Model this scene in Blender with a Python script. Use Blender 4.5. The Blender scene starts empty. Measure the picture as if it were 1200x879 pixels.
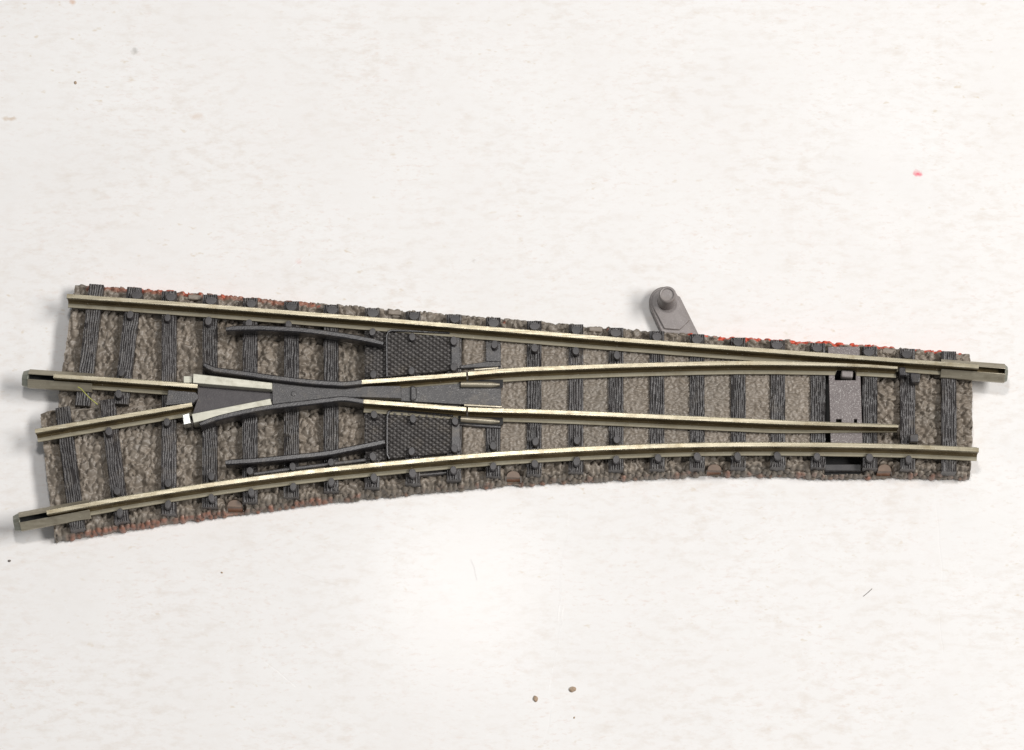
import bpy, math, random
import numpy as np
# ---------------------------------------------------------------- measured tables, millimetres on the table top
CAM = {'loc': (0, -122.796, 401.648), 'tilt': 17.0, 'fov': 17.018603823833924}
RAILS = {'top': [(-54.3, 8.47), (-41.61, 7.52), (-22.86, 5.99), (-4.15, 4.39), (12.44, 2.94), (31.07, 1.47), (47.6, 0.18), (56.58, -0.54)],
 'bot': [(-55.68, -18.81), (-49.05, -17.54), (-40.92, -16.15), (-32.76, -14.9), (-23.57, -13.68), (-14.36, -12.72), (-6.16, -11.93), (2.05, -11.31),
         (11.29, -10.8), (20.54, -10.48), (28.76, -10.37), (36.98, -10.42), (47.24, -10.63), (56.16, -11.04)],
 'lu': [(-55.52, -1.71), (-48.55, -2.21), (-41.31, -2.75), (-38.05, -3.03)],
 'll': [(-57.48, -8.7), (-53.5, -7.97), (-49.41, -7.24), (-43.27, -6.17), (-38.65, -5.34)],
 'cu': [(-18.18, -2.5), (-12.4, -2.07), (-5.55, -1.52)],
 'cl': [(-17.94, -4.94), (-12.37, -5.39), (-5.53, -5.94)],
 'bu': [(-5.31, -1.46), (0.0, -0.99), (6.21, -0.7), (12.41, -0.46), (20.69, -0.22), (28.97, -0.08), (37.24, -0.18), (42.41, -0.32), (46.75, -0.55)],
 'bl': [(-5.3, -5.97), (4.12, -6.27), (12.36, -6.63), (20.59, -7.02), (28.82, -7.42), (37.04, -7.79), (46.6, -8.16)],
 'wu': [(-37.4, -0.21), (-36.82, -0.59), (-35.98, -0.92), (-32.66, -1.38), (-29.04, -1.92), (-24.58, -2.45), (-21.48, -2.68), (-20.14, -2.73), (-18.18, -2.5)],
 'wl': [(-37.66, -7.86), (-36.95, -7.54), (-35.42, -7.0), (-32.14, -6.2), (-28.96, -5.62), (-24.54, -5.08), (-21.45, -4.69), (-20.11, -4.62), (-17.94, -4.94)],
 'gu': [(-34.85, 4.35), (-33.66, 4.48), (-31.16, 4.52), (-28.46, 4.41), (-24.93, 4.16), (-20.24, 3.5), (-16.81, 2.83), (-15.66, 2.5)],
 'gl': [(-34.49, -12.51), (-33.26, -12.41), (-30.8, -12.26), (-27.31, -11.91), (-22.6, -11.4), (-20.04, -10.92), (-16.65, -10.2), (-15.32, -9.9)]}
SLEEPERS = [[(-51.01, 10.69), (-52.22, -4.82)], [(-46.34, 10.3), (-47.52, -4.61)], [(-54.6, -5.04), (-52.17, -20.32)], [(-49.19, -4.07), (-46.92, -19.37)],
 [(-42.08, 9.8), (-41.3, -18.42)], [(-37.05, 9.36), (-36.39, -17.57)], [(-32.12, 8.92), (-31.57, -16.93)], [(-27.04, 8.48), (-26.6, -16.29)],
 [(-22.17, 8.04), (-21.82, -15.6)], [(-17.14, 7.6), (-16.89, -15.12)], [(-12.12, 7.16), (-11.95, -14.64)], [(-7.1, 6.78), (-7.01, -14.16)],
 [(-2.3, 6.39), (-2.27, -13.74)], [(2.71, 5.95), (2.68, -13.48)], [(7.83, 5.52), (7.73, -13.2)], [(12.73, 5.08), (12.58, -12.94)],
 [(17.73, 4.64), (17.53, -12.82)], [(22.63, 4.26), (22.38, -12.7)], [(27.63, 3.82), (27.34, -12.62)], [(32.47, 3.49), (32.13, -12.61)],
 [(37.35, 3.11), (36.98, -12.63)], [(43.7, 2.67), (43.27, -12.7)], [(48.29, 2.4), (47.83, -12.8)], [(53.31, 2.07), (52.79, -13.15)]]
CLIPS = [(-46.69, 6.46), (-42.02, 6.11), (-37.02, 5.72), (-32.18, 5.39), (-27.23, 5.17), (-17.03, 4.26), (-12.13, 3.63), (-7.07, 3.15), (-2.18, 2.66), (2.81, 2.25),
 (7.76, 1.81), (12.77, 1.35), (-47.11, -18.44), (-41.3, -17.46), (-36.09, -16.69), (-31.39, -15.95), (-26.38, -15.21), (-21.77, -14.68), (-16.69, -14.12),
 (-12.02, -13.64), (-7.01, -13.18), (-2.26, -12.74), (2.82, -12.41), (7.82, -12.1), (12.62, -11.88), (17.7, -11.69), (22.38, -11.57), (27.27, -11.49),
 (32.01, -11.47), (36.84, -11.49), (43.17, -11.64), (47.79, -11.8), (-47.5, -15.84), (-41.35, -14.78), (-36.16, -13.98), (-31.55, -13.34), (-26.48, -12.81),
 (-21.81, -12.22), (-16.78, -11.51), (-12.08, -10.89), (-6.9, -10.49), (-2.27, -10.12), (2.85, -9.69), (7.83, -9.46), (12.71, -9.33), (-45.94, 9.01),
 (-41.76, 8.78), (-36.84, 8.35), (-31.93, 7.97), (-26.91, 7.53), (-22.0, 7.14), (-16.99, 6.76), (-11.98, 6.32), (-6.98, 5.88), (-2.19, 5.44), (2.81, 5.01),
 (7.81, 4.57), (12.7, 4.19), (17.68, 3.75), (22.57, 3.37), (27.55, 2.93), (32.33, 2.55), (37.2, 2.17), (43.52, 1.68), (48.09, 1.41), (-47.71, -3.58),
 (-47.39, -0.91), (-48.68, -8.37), (-41.75, -7.2), (-41.59, -4.12), (-16.79, -1.15), (-12.15, -0.69), (-7.05, -0.22), (-16.73, -6.23), (-12.01, -6.81),
 (-6.92, -7.06)]
NORTH = [(-56.69, 11.32), (-53.8, 11.1), (-44.07, 10.51), (-33.55, 9.57), (-23.05, 8.64), (-4.19, 6.98), (12.55, 5.48), (26.01, 4.35), (37.6, 3.74), (44.79, 3.27),
 (48.01, 2.88), (56.02, 2.16), (59.45, 1.83)]
SOUTH = [(-58.79, -21.84), (-54.9, -21.16), (-41.34, -18.93), (-32.07, -17.63), (-22.78, -16.35), (-13.47, -15.38), (-4.15, -14.47), (4.15, -13.88), (12.45, -13.47),
 (23.35, -12.93), (34.56, -12.99), (35.7, -13.22), (44.0, -13.29), (45.66, -13.13), (55.62, -13.29), (59.14, -13.29)]
LEFT = [(-53.75, 11.18), (-54.23, 7.2), (-54.52, 3.8), (-54.91, 0.41), (-55.29, -3.18), (-55.22, -5.08), (-57.41, -5.43), (-56.78, -10.03), (-55.79, -16.83),
 (-55.17, -20.12), (-55.08, -22.23)]
RIGHT = [(56.03, 2.38), (56.16, -2.2), (55.89, -9.07), (55.48, -14.27)]
POLY = {'silver_up': (5.25, [(-38.64, -1.41), (-29.02, -2.59), (-29.05, -3.43), (-38.65, -2.61)]),
 'silver_lo': (5.25, [(-38.69, -6.51), (-29.19, -4.57), (-29.0, -5.39), (-35.63, -6.94), (-38.43, -7.64)]),
 'tab_up': (4.7, [(-39.85, -1.55), (-38.81, -1.55), (-38.79, -2.44), (-39.82, -2.44)]),
 'tab_lo': (4.9, [(-39.84, -6.51), (-38.97, -6.26), (-38.78, -7.58), (-39.65, -7.8)]),
 'recess': (4.1, [(-38.12, -2.39), (-28.99, -2.93), (-28.96, -4.44), (-38.73, -6.38), (-38.17, -4.34)]),
 'nose': (4.5, [(-41.68, -3.25), (-38.36, -3.54), (-37.99, -3.92), (-38.03, -4.35), (-38.63, -4.94), (-41.93, -5.21)]),
 'body': (4.5,
          [(-29.1, -1.92), (-24.63, -2.46), (-20.17, -2.73), (-16.97, -2.73), (-13.45, -2.73), (-13.43, -4.35), (-16.95, -4.24), (-20.15, -4.19),
           (-24.59, -4.67), (-29.03, -5.26)]),
 'base': (3.55, [(-17.42, -2.44), (-13.48, -2.17), (-7.26, -2.01), (-1.32, -2.5), (-1.31, -5.09), (-7.25, -4.77), (-13.46, -4.39), (-17.4, -4.06)]),
 'rivet': (3.9, [(-12.38, -2.6), (-11.97, -2.49), (-11.55, -2.76), (-11.59, -4.17), (-12.0, -4.55), (-12.37, -4.38)]),
 'plate_up': (3.55, [(-15.16, 4.42), (-7.5, 3.82), (-7.48, -0.43), (-15.05, -1.25)]),
 'plate_up2': (3.4, [(-17.99, 4.79), (-15.38, 4.47), (-15.32, -1.2), (-17.91, -1.42)]),
 'plate_lo': (3.55, [(-15.06, -5.68), (-7.34, -6.44), (-7.42, -10.84), (-14.89, -11.59)]),
 'plate_lo2': (3.4, [(-17.81, -5.53), (-15.22, -5.64), (-15.15, -11.66), (-17.72, -11.92)]),
 'strip_up': (3.5, [(-7.45, 3.83), (-6.35, 3.72), (-6.34, -0.2), (-7.43, -0.39)]),
 'strip_lo': (3.5, [(-7.31, -6.48), (-6.31, -6.59), (-6.29, -10.72), (-7.37, -10.83)]),
 'brace_up': (3.42, [(-6.34, 0.2), (-3.02, 0.69), (-1.35, 0.69), (-1.35, 0.04), (-6.34, -0.23)]),
 'brace_lo': (3.42, [(-6.41, -6.89), (-1.34, -7.32), (-1.34, -7.8), (-3.1, -7.69), (-6.41, -7.37)]),
 'brace_web_up': (3.3, [(-3.23, 3.29), (-1.35, 3.08), (-1.35, 0.68), (-3.22, 0.68)]),
 'rim_up': (3.8, [(-7.6, 4.25), (-14.69, 4.56), (-15.1, 4.39), (-15.28, 3.9), (-15.19, -1.32)]),
 'rim_lo': (3.8, [(-7.13, -6.3), (-14.48, -5.6), (-14.89, -5.76), (-15.09, -6.3), (-15.04, -11.23), (-14.78, -11.71)]),
 'hinge_up': (4.2, [(-6.21, -2.35), (-1.5, -2.37)]),
 'hinge_lo': (4.2, [(-6.19, -6.74), (-1.5, -7.06)]),
 'hinge_up_n': (4.2, [(-4.56, -0.58), (-1.66, -0.33)]),
 'hinge_lo_n': (4.2, [(-5.79, -5.03), (-1.24, -5.28)]),
 'lever': (1.5,
           [(18.33, 5.07), (18.18, 5.46), (17.03, 8.19), (16.93, 8.51), (16.87, 8.84), (16.88, 9.18), (16.94, 9.51), (17.05, 9.83), (17.22, 10.13),
            (17.43, 10.39), (17.68, 10.6), (17.96, 10.77), (18.26, 10.89), (18.58, 10.95), (18.9, 10.95), (19.22, 10.89), (19.52, 10.77), (19.8, 10.6),
            (20.04, 10.39), (20.25, 10.13), (20.4, 9.83), (20.7, 9.65), (22.93, 4.74), (24.56, 1.67), (20.06, 1.67)]),
 'relief': (1.75,
            [(18.69, 5.43), (20.57, 5.27), (21.85, 6.59), (20.27, 9.79), (19.93, 9.99), (19.69, 10.23), (19.42, 10.42), (19.11, 10.54), (18.78, 10.58),
             (18.45, 10.56), (18.13, 10.46), (17.84, 10.3), (17.59, 10.08), (17.38, 9.81), (17.23, 9.49), (17.15, 9.16), (17.13, 8.81), (17.19, 8.47)]),
 'knob': (1.75, [(19.0, 8.93)]),
 'tab0': (2.3, [(-34.48, -17.3), (-32.46, -17.3), (-33.49, -16.43)]),
 'tabb0': (0.05, [(-34.65, -17.59), (-32.62, -17.59)]),
 'tab1': (2.3, [(-0.77, -13.65), (1.08, -13.65), (0.15, -12.85)]),
 'tabb1': (0.05, [(-0.78, -13.84), (1.09, -13.84)]),
 'tab2': (2.3, [(23.54, -12.76), (25.45, -12.76), (24.51, -11.99)]),
 'tabb2': (0.05, [(23.66, -12.91), (25.58, -12.91)]),
 'tab3': (2.3, [(44.14, -12.85), (46.01, -12.85), (45.1, -11.99)]),
 'tabb3': (0.05, [(44.36, -13.09), (46.24, -13.09)]),
 'ntabs': (2.6, [(-38.99, 9.45), (-14.39, 7.49), (10.24, 5.32), (46.1, 2.48)]),
 'stop_up': (4.3, [(48.3, -0.94), (49.64, -1.1), (49.49, -2.23), (48.45, -2.34)]),
 'stop_lo': (4.2, [(48.04, -8.72), (49.07, -8.67), (49.09, -9.74), (48.01, -9.74)]),
 'stop_up2': (4.4, [(46.96, -0.32), (47.79, -0.32), (47.85, -1.4), (47.03, -1.4)]),
 'bar_x': (3.35, [(38.55, -4.33), (39.27, -4.33), (39.95, -4.33), (41.45, -4.33), (41.84, -4.33), (42.41, -4.33)]),
 'bar_y': (3.35, [(40.25, -10.14), (40.33, -7.17), (40.35, -6.6), (40.49, -1.68), (40.54, 0.12), (40.61, 2.6)]),
 'bar_tab': (4.0, [(40.04, -0.57), (41.49, -0.68), (41.41, -1.55), (40.0, -1.44)]),
 'bar_end': (1.9, [(37.85, -11.88), (42.3, -11.88), (42.27, -12.69), (37.83, -12.69)]),
 'slot': (3.2, [(38.44, 2.89), (42.77, 2.89), (42.29, -12.99), (37.81, -12.99)]),
 'middle': (3.2, [(-6.15, 3.33), (42.94, 3.33)]),
 'mid_gap': (3.2, [(-1.3, -1.03)]),
 'void_up': (3.62, [(-6.38, -1.7), (-1.09, -1.7), (-1.09, -2.55), (-1.35, -2.79), (-6.38, -2.82)]),
 'void_lo': (3.62, [(-6.52, -6.19), (-1.09, -6.51), (-1.09, -7.27), (-1.34, -7.48), (-6.51, -7.21)]),
 'strip': (3.5,
           [(-31.19, -13.34), (-26.77, -12.68), (-22.15, -12.08), (-17.62, -11.53), (-17.62, -11.98), (-22.14, -12.54), (-26.76, -13.16), (-31.18, -13.77)]),
 'sidebar': (2.75, [(-11.24, -12.95), (-7.84, -12.65), (-7.84, -13.35), (-11.24, -13.65)]),
 'fibre': (4.6, [(-52.64, -2.87), (-52.22, -3.14), (-51.9, -3.51), (-51.15, -4.27), (-50.24, -4.92)]),
 'crumbs': (0, [(7.23, -39.25), (2.8, -40.39), (7.42, -42.67), (-60.68, -23.48), (-55.01, 38.52), (-34.99, -24.91), (-46.99, -30.81)]),
 'hair': (0, [(42.26, -27.87), (42.73, -27.5), (43.37, -26.92)]),
 'table': (0,
           [(50.77, 26.32), (-47.67, 42.8), (-55.79, 49.45), (-63.03, 33.68), (-4.76, 14.88), (-62.92, 33.68), (-39.67, 34.03), (-30.98, 28.65),
            (-26.45, 14.55), (-2.99, 26.38), (6.18, -23.75), (5.32, -34.26), (4.06, -44.62), (51.68, -21.63), (51.5, -32.17), (53.16, -34.26), (53.34, -43.08),
            (-27.54, -37.39), (-4.63, -24.6), (-24.17, -25.65), (-15.56, -14.15)])}
MM = 0.001
rnd = random.Random(7)
sc = bpy.context.scene
col = sc.collection
ZS, ZF, ZR = 3.2, 3.25, 5.3           # sleeper top, rail foot underside, rail head top

# ---------------------------------------------------------------- materials
def new_mat(name):
    m = bpy.data.materials.new(name); m.use_nodes = True
    nt = m.node_tree
    b = nt.nodes['Principled BSDF']
    return m, nt, b
def N(nt, t, **kw):
    n = nt.nodes.new(t)
    for k, v in kw.items():
        if k in n.inputs.keys() if isinstance(k, str) else False: n.inputs[k].default_value = v
        else: setattr(n, k, v)
    return n
def coords(nt, scale=(1, 1, 1), rot=0.0):
    tc = N(nt, 'ShaderNodeTexCoord'); mp = N(nt, 'ShaderNodeMapping')
    mp.inputs['Scale'].default_value = scale; mp.inputs['Rotation'].default_value = (0, 0, rot)
    nt.links.new(tc.outputs['Object'], mp.inputs['Vector'])
    return mp.outputs['Vector']
def noise(nt, vec, scale, detail=3.0, rough=0.55):
    n = N(nt, 'ShaderNodeTexNoise'); n.inputs['Scale'].default_value = scale
    n.inputs['Detail'].default_value = detail; n.inputs['Roughness'].default_value = rough
    nt.links.new(vec, n.inputs['Vector']); return n.outputs['Fac']
def ramp(nt, fac, stops):
    r = N(nt, 'ShaderNodeValToRGB'); e = r.color_ramp.elements
    while len(e) < len(stops): e.new(0.5)
    for el, (p, c) in zip(e, stops):
        el.position = p; el.color = (c[0], c[1], c[2], 1) if len(c) > 1 else (c[0],) * 3 + (1,)
    nt.links.new(fac, r.inputs['Fac']); return r.outputs['Color']
def mix(nt, fac, a, b, mode='MIX'):
    m = N(nt, 'ShaderNodeMix', data_type='RGBA', blend_type=mode)
    for sock, v in ((m.inputs['Factor'], fac), (m.inputs[6], a), (m.inputs[7], b)):
        if isinstance(v, (int, float)): sock.default_value = v
        elif isinstance(v, tuple): sock.default_value = (v[0], v[1], v[2], 1)
        else: nt.links.new(v, sock)
    return m.outputs[2]
def bump(nt, b, h, strength, dist):
    n = N(nt, 'ShaderNodeBump'); n.inputs['Strength'].default_value = strength; n.inputs['Distance'].default_value = dist
    nt.links.new(h, n.inputs['Height']); nt.links.new(n.outputs['Normal'], b.inputs['Normal'])

def plastic(name, c0, c1, rough=0.5, fleck=0.0, fleck_scale=9000, bscale=5000, bstr=0.25, spec=0.5, dust=None, vary=0.0, fl_lo=0.66):
    m, nt, b = new_mat(name); v = coords(nt)
    colr = ramp(nt, noise(nt, v, 900, 4), [(0.3, c0), (0.7, c1)])
    if fleck:
        f = ramp(nt, noise(nt, v, fleck_scale, 1), [(fl_lo, (0,)), (fl_lo + 0.1, (fleck,))])
        colr = mix(nt, f, colr, (0.5, 0.48, 0.46))
    if dust:
        f = ramp(nt, noise(nt, v, 420, 5, 0.7), [(0.52, (0,)), (0.75, (dust,))])
        colr = mix(nt, f, colr, (0.2, 0.165, 0.12))
    oi = N(nt, 'ShaderNodeObjectInfo')
    if vary: colr = mix(nt, 1.0, colr, ramp(nt, oi.outputs['Random'], [(0.0, (1 - vary,)), (1.0, (1 + vary,))]), 'MULTIPLY')
    nt.links.new(colr, b.inputs['Base Color']); b.inputs['Roughness'].default_value = rough
    b.inputs['Specular IOR Level'].default_value = spec
    bump(nt, b, noise(nt, v, bscale, 3), bstr, 0.00006)
    return m
M = {}
M['sleeper'] = plastic('sleeper_plastic', (0.023, 0.020, 0.020), (0.049, 0.0435, 0.043), 0.38, 0.18, 7000, 6000, 0.3, 0.5, 0.25, 0.22)
M['clip'] = plastic('clip_plastic', (0.030, 0.027, 0.028), (0.058, 0.053, 0.054), 0.42, 0.2, 8000, bscale=6000, bstr=0.3, dust=0.3, vary=0.25)
M['frog'] = plastic('frog_plastic', (0.036, 0.0335, 0.0345), (0.062, 0.058, 0.0595), 0.38, 0.4, 8000, 6000, 0.4, 0.5, 0.45, 0.08, 0.62)
M['frog_dark'] = plastic('frog_recess_plastic', (0.038, 0.032, 0.036), (0.058, 0.051, 0.054), 0.45, 0.2, 9000, 6000, 0.3, 0.5, 0.5)
M['guard'] = plastic('guard_rail_plastic', (0.017, 0.0155, 0.017), (0.034, 0.031, 0.033), 0.32, 0.2, 8000, 5000, 0.25, 0.5, 0.25)
M['tread'] = plastic('tread_plastic', (0.070, 0.064, 0.062), (0.115, 0.107, 0.102), 0.40, 0.3, 9000, 5000, 0.2, 0.5, 0.3)
M['bar'] = plastic('slide_bar_plastic', (0.155, 0.132, 0.131), (0.20, 0.173, 0.170), 0.5, 0.6, 6500, 6000, 1.0, 0.45, fl_lo=0.58)
M['lever'] = plastic('lever_plastic', (0.21, 0.186, 0.180), (0.26, 0.232, 0.224), 0.42, 0.3, 7000, 4000, 0.35, 0.5, 0.25, fl_lo=0.62)
M['slot_shade'] = plastic('slot_shade_black', (0.010, 0.010, 0.010), (0.018, 0.017, 0.017), 0.7)  # near-black colour stands in for the shade inside slots and gaps
M['darkbar'] = plastic('dark_bar_plastic', (0.036, 0.034, 0.036), (0.055, 0.052, 0.052), 0.5, 0.2)
M['crumb'] = plastic('crumb_matter', (0.30, 0.20, 0.13), (0.55, 0.44, 0.33), 0.8, 0, bscale=2500, bstr=0.6)
M['fibre'] = plastic('fibre_matter', (0.30, 0.32, 0.06), (0.42, 0.42, 0.10), 0.6)
M['hair'] = plastic('hair_matter', (0.12, 0.10, 0.085), (0.20, 0.17, 0.15), 0.6)

def metal(name, c0, c1, rough, metallic=0.85, stain=(0.16, 0.11, 0.05), samt=0.35, streak=True):
    m, nt, b = new_mat(name)
    v = coords(nt, (90, 2600, 2600) if streak else (700, 700, 700)); v2 = coords(nt)
    colr = ramp(nt, noise(nt, v, 1.0 if streak else 1.0, 5, 0.65), [(0.3, c0), (0.7, c1)])
    s = ramp(nt, noise(nt, v2, 500, 5, 0.7), [(0.5, (0,)), (0.72, (samt,))])
    colr = mix(nt, s, colr, stain)
    pits = ramp(nt, noise(nt, v2, 5200, 2), [(0.67, (0,)), (0.75, (0.5,))])
    colr = mix(nt, pits, colr, (0.75, 0.70, 0.60))
    nt.links.new(colr, b.inputs['Base Color'])
    b.inputs['Metallic'].default_value = metallic
    rr = N(nt, 'ShaderNodeMapRange'); rr.inputs['To Min'].default_value = rough - 0.09; rr.inputs['To Max'].default_value = rough + 0.12
    nt.links.new(noise(nt, v2, 1400, 4), rr.inputs['Value']); nt.links.new(rr.outputs['Result'], b.inputs['Roughness'])
    bump(nt, b, noise(nt, v, 3.0, 3), 0.22, 0.00004)
    return m
M['rail'] = metal('nickel_silver_rail', (0.235, 0.208, 0.145), (0.44, 0.40, 0.305), 0.35, 0.92, (0.20, 0.155, 0.085), 0.6)
M['web'] = metal('brown_rail_web', (0.075, 0.050, 0.020), (0.19, 0.14, 0.065), 0.5, 0.4, (0.04, 0.025, 0.012), 0.5)  # web faces browner and darker than head and foot
M['foot'] = metal('dull_rail_foot', (0.30, 0.268, 0.19), (0.44, 0.40, 0.30), 0.42, 0.35)
M['joiner'] = metal('dull_joiner_sheet', (0.29, 0.255, 0.19), (0.43, 0.39, 0.30), 0.36, 0.5, (0.12, 0.09, 0.06), 0.4)
M['silver'] = metal('frog_tip_metal', (0.52, 0.51, 0.43), (0.62, 0.60, 0.51), 0.5, 0.45, (0.25, 0.22, 0.15), 0.55, True)
M['contact'] = metal('bare_contact_metal', (0.45, 0.46, 0.43), (0.6, 0.6, 0.57), 0.3, 0.9, (0.1, 0.09, 0.07), 0.5, False)

def ballast_mat():
    m, nt, b = new_mat('ballast_plastic'); v = coords(nt)
    colr = ramp(nt, noise(nt, v, 260, 5, 0.65), [(0.28, (0.165, 0.140, 0.113)), (0.5, (0.215, 0.184, 0.151)), (0.75, (0.268, 0.232, 0.193))])
    g = ramp(nt, noise(nt, v, 130, 3), [(0.5, (0,)), (0.72, (0.55,))])
    colr = mix(nt, g, colr, (0.165, 0.150, 0.128))
    fl = ramp(nt, noise(nt, v, 4200, 1), [(0.69, (0,)), (0.76, (0.5,))])
    colr = mix(nt, fl, colr, (0.45, 0.40, 0.36))
    st = N(nt, 'ShaderNodeAttribute', attribute_name='stone_shade')
    colr = mix(nt, 1.0, colr, ramp(nt, st.outputs['Fac'], [(0.0, (0.86, 0.85, 0.84)), (1.0, (1.14, 1.12, 1.10))]), 'MULTIPLY')
    for nm, c in (('red_paint', (0.62, 0.075, 0.030)), ('rust_paint', (0.36, 0.10, 0.05))):
        a = N(nt, 'ShaderNodeAttribute', attribute_name=nm)
        colr = mix(nt, a.outputs['Fac'], colr, c)
    nt.links.new(colr, b.inputs['Base Color']); b.inputs['Roughness'].default_value = 0.42
    b.inputs['Specular IOR Level'].default_value = 0.45
    bump(nt, b, noise(nt, v, 3500, 3), 0.35, 0.00006)
    return m
M['ballast'] = ballast_mat()
def tab_mat():
    m, nt, b = new_mat('locating_tab_plastic'); v = coords(nt)
    colr = ramp(nt, noise(nt, v, 900, 4), [(0.3, (0.13, 0.083, 0.056)), (0.7, (0.18, 0.118, 0.080))])
    s = N(nt, 'ShaderNodeSeparateXYZ'); tc = N(nt, 'ShaderNodeTexCoord'); nt.links.new(tc.outputs['Object'], s.inputs[0])
    ad = N(nt, 'ShaderNodeMath', operation='MULTIPLY_ADD'); nt.links.new(noise(nt, v, 900, 3), ad.inputs[0])
    ad.inputs[1].default_value = 0.0012; nt.links.new(s.outputs['Z'], ad.inputs[2])
    f = ramp(nt, ad.outputs[0], [(0.0, (1,)), (1.0, (0,))]); 
    mr = N(nt, 'ShaderNodeMapRange'); mr.inputs['From Min'].default_value = 0.0019; mr.inputs['From Max'].default_value = 0.0024
    mr.inputs['To Min'].default_value = 0.75; mr.inputs['To Max'].default_value = 0.0
    nt.links.new(ad.outputs[0], mr.inputs['Value'])
    colr = mix(nt, mr.outputs['Result'], colr, (0.27, 0.105, 0.045))
    nt.links.new(colr, b.inputs['Base Color']); b.inputs['Roughness'].default_value = 0.45
    return m
M['tab'] = tab_mat()
M['lug'] = plastic('edge_lug_plastic', (0.19, 0.158, 0.126), (0.27, 0.23, 0.19), 0.45, 0, bscale=2200, bstr=0.9)

def table_mat():
    m, nt, b = new_mat('white_laminate')
    v = coords(nt); vs = coords(nt, (420, 900, 1)); vf = coords(nt, (900, 2100, 1)); vd = coords(nt, (900, 900, 1))
    base = ramp(nt, noise(nt, v, 45, 5, 0.6), [(0.3, (0.785, 0.765, 0.750)), (0.7, (0.822, 0.809, 0.798))])
    def masked(vec, sc_, det, lo, hi, k, mscale, mlo, mhi):
        a = ramp(nt, noise(nt, vec, sc_, det, 0.65), [(lo, (0,)), (hi, (k,))])
        mk = ramp(nt, noise(nt, v, mscale, 3, 0.6), [(mlo, (0.1,)), (mhi, (1,))])
        mu = N(nt, 'ShaderNodeMath', operation='MULTIPLY'); nt.links.new(a, mu.inputs[0]); nt.links.new(mk, mu.inputs[1]); return mu.outputs[0]
    base = mix(nt, masked(vs, 1.0, 6, 0.47, 0.72, 0.9, 60, 0.36, 0.62), base, (0.71, 0.66, 0.615))
    base = mix(nt, masked(vf, 1.0, 3, 0.54, 0.72, 0.7, 90, 0.38, 0.6), base, (0.73, 0.645, 0.60))
    base = mix(nt, masked(coords(nt, (620, 1100, 1), 0.5), 1.0, 2, 0.64, 0.74, 0.6, 40, 0.42, 0.6), base, (0.64, 0.55, 0.43))
    base = mix(nt, masked(vd, 1.0, 2, 0.60, 0.75, 0.5, 70, 0.4, 0.6), base, (0.84, 0.835, 0.83))
    base = mix(nt, masked(coords(nt, (45, 60, 1)), 1.0, 4, 0.52, 0.72, 0.3, 25, 0.4, 0.65), base, (0.725, 0.715, 0.705))
    tc = N(nt, 'ShaderNodeTexCoord')
    def dist_to(px, py, sx=1.0, sy=1.0):
        mp = N(nt, 'ShaderNodeMapping'); mp.inputs['Location'].default_value = (-px * MM * sx, -py * MM * sy, 0); mp.inputs['Scale'].default_value = (sx, sy, 0)
        nt.links.new(tc.outputs['Object'], mp.inputs['Vector'])
        ln = N(nt, 'ShaderNodeVectorMath', operation='LENGTH'); nt.links.new(mp.outputs['Vector'], ln.inputs[0])
        ad = N(nt, 'ShaderNodeMath', operation='MULTIPLY_ADD'); nt.links.new(noise(nt, v, 1500, 3), ad.inputs[0]); ad.inputs[1].default_value = 0.0012
        nt.links.new(ln.outputs['Value'], ad.inputs[2]); return ad.outputs[0]
    t = POLY['table'][1]
    stains = [(0, 0.00115, (0.80, 0.16, 0.22), 0.9, 1.0, 1.3), (1, 0.0011, (0.36, 0.34, 0.31), 0.55, 1.0, 1.2), (2, 0.0010, (0.60, 0.36, 0.22), 0.6, 1.0, 0.8),
              (3, 0.0011, (0.55, 0.42, 0.30), 0.6, 0.5, 1.6), (6, 0.0013, (0.64, 0.50, 0.40), 0.45, 0.7, 1.4), (8, 0.0010, (0.72, 0.35, 0.30), 0.35, 1, 1.2),
              (4, 0.0009, (0.5, 0.45, 0.4), 0.4, 1.2, 0.8)]
    for i, r, c, k, sx, sy in stains:
        mr = N(nt, 'ShaderNodeMapRange'); mr.inputs['From Min'].default_value = r * 0.62; mr.inputs['From Max'].default_value = r * 1.08
        mr.inputs['To Min'].default_value = k; mr.inputs['To Max'].default_value = 0
        nt.links.new(dist_to(t[i][0], t[i][1], sx, sy), mr.inputs['Value'])
        base = mix(nt, mr.outputs['Result'], base, c)
    nt.links.new(base, b.inputs['Base Color'])
    b.inputs['Specular IOR Level'].default_value = TABLE_SPEC; b.inputs['Roughness'].default_value = TABLE_ROUGH
    # laminate relief: fine pebble plus a few long scratches
    h = noise(nt, coords(nt, (700, 1500, 1)), 1.0, 4, 0.6)
    ht = N(nt, 'ShaderNodeMath', operation='MULTIPLY'); nt.links.new(h, ht.inputs[0]); ht.inputs[1].default_value = 0.35
    hh = ht.outputs[0]
    wob = N(nt, 'ShaderNodeMath', operation='MULTIPLY_ADD'); nt.links.new(noise(nt, v, 130, 3), wob.inputs[0]); wob.inputs[1].default_value = 0.0012; wob.inputs[2].default_value = -0.0006
    S = [(t[4], 6.0, 26, .12), ((t[4][0] + 2, t[4][1] + 3.5), 5.0, 30, .1), (t[7], 4.5, 40, .1), (t[8], 3, 45, .1), (t[9], 2.4, 28, .12),
         (t[10], 15.0, 84, .16), (t[11], 11, 81, .16), (t[12], 9, 76, .14), (t[13], 12.0, -88, .14), (t[14], 6, -86, .12), (t[16], 7, 38, .14), (t[17], 5.5, -38, .12), (t[19], 8, -16, .1), (t[20], 6, -30, .1), (t[18], 3.0, -70, .08)]
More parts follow.
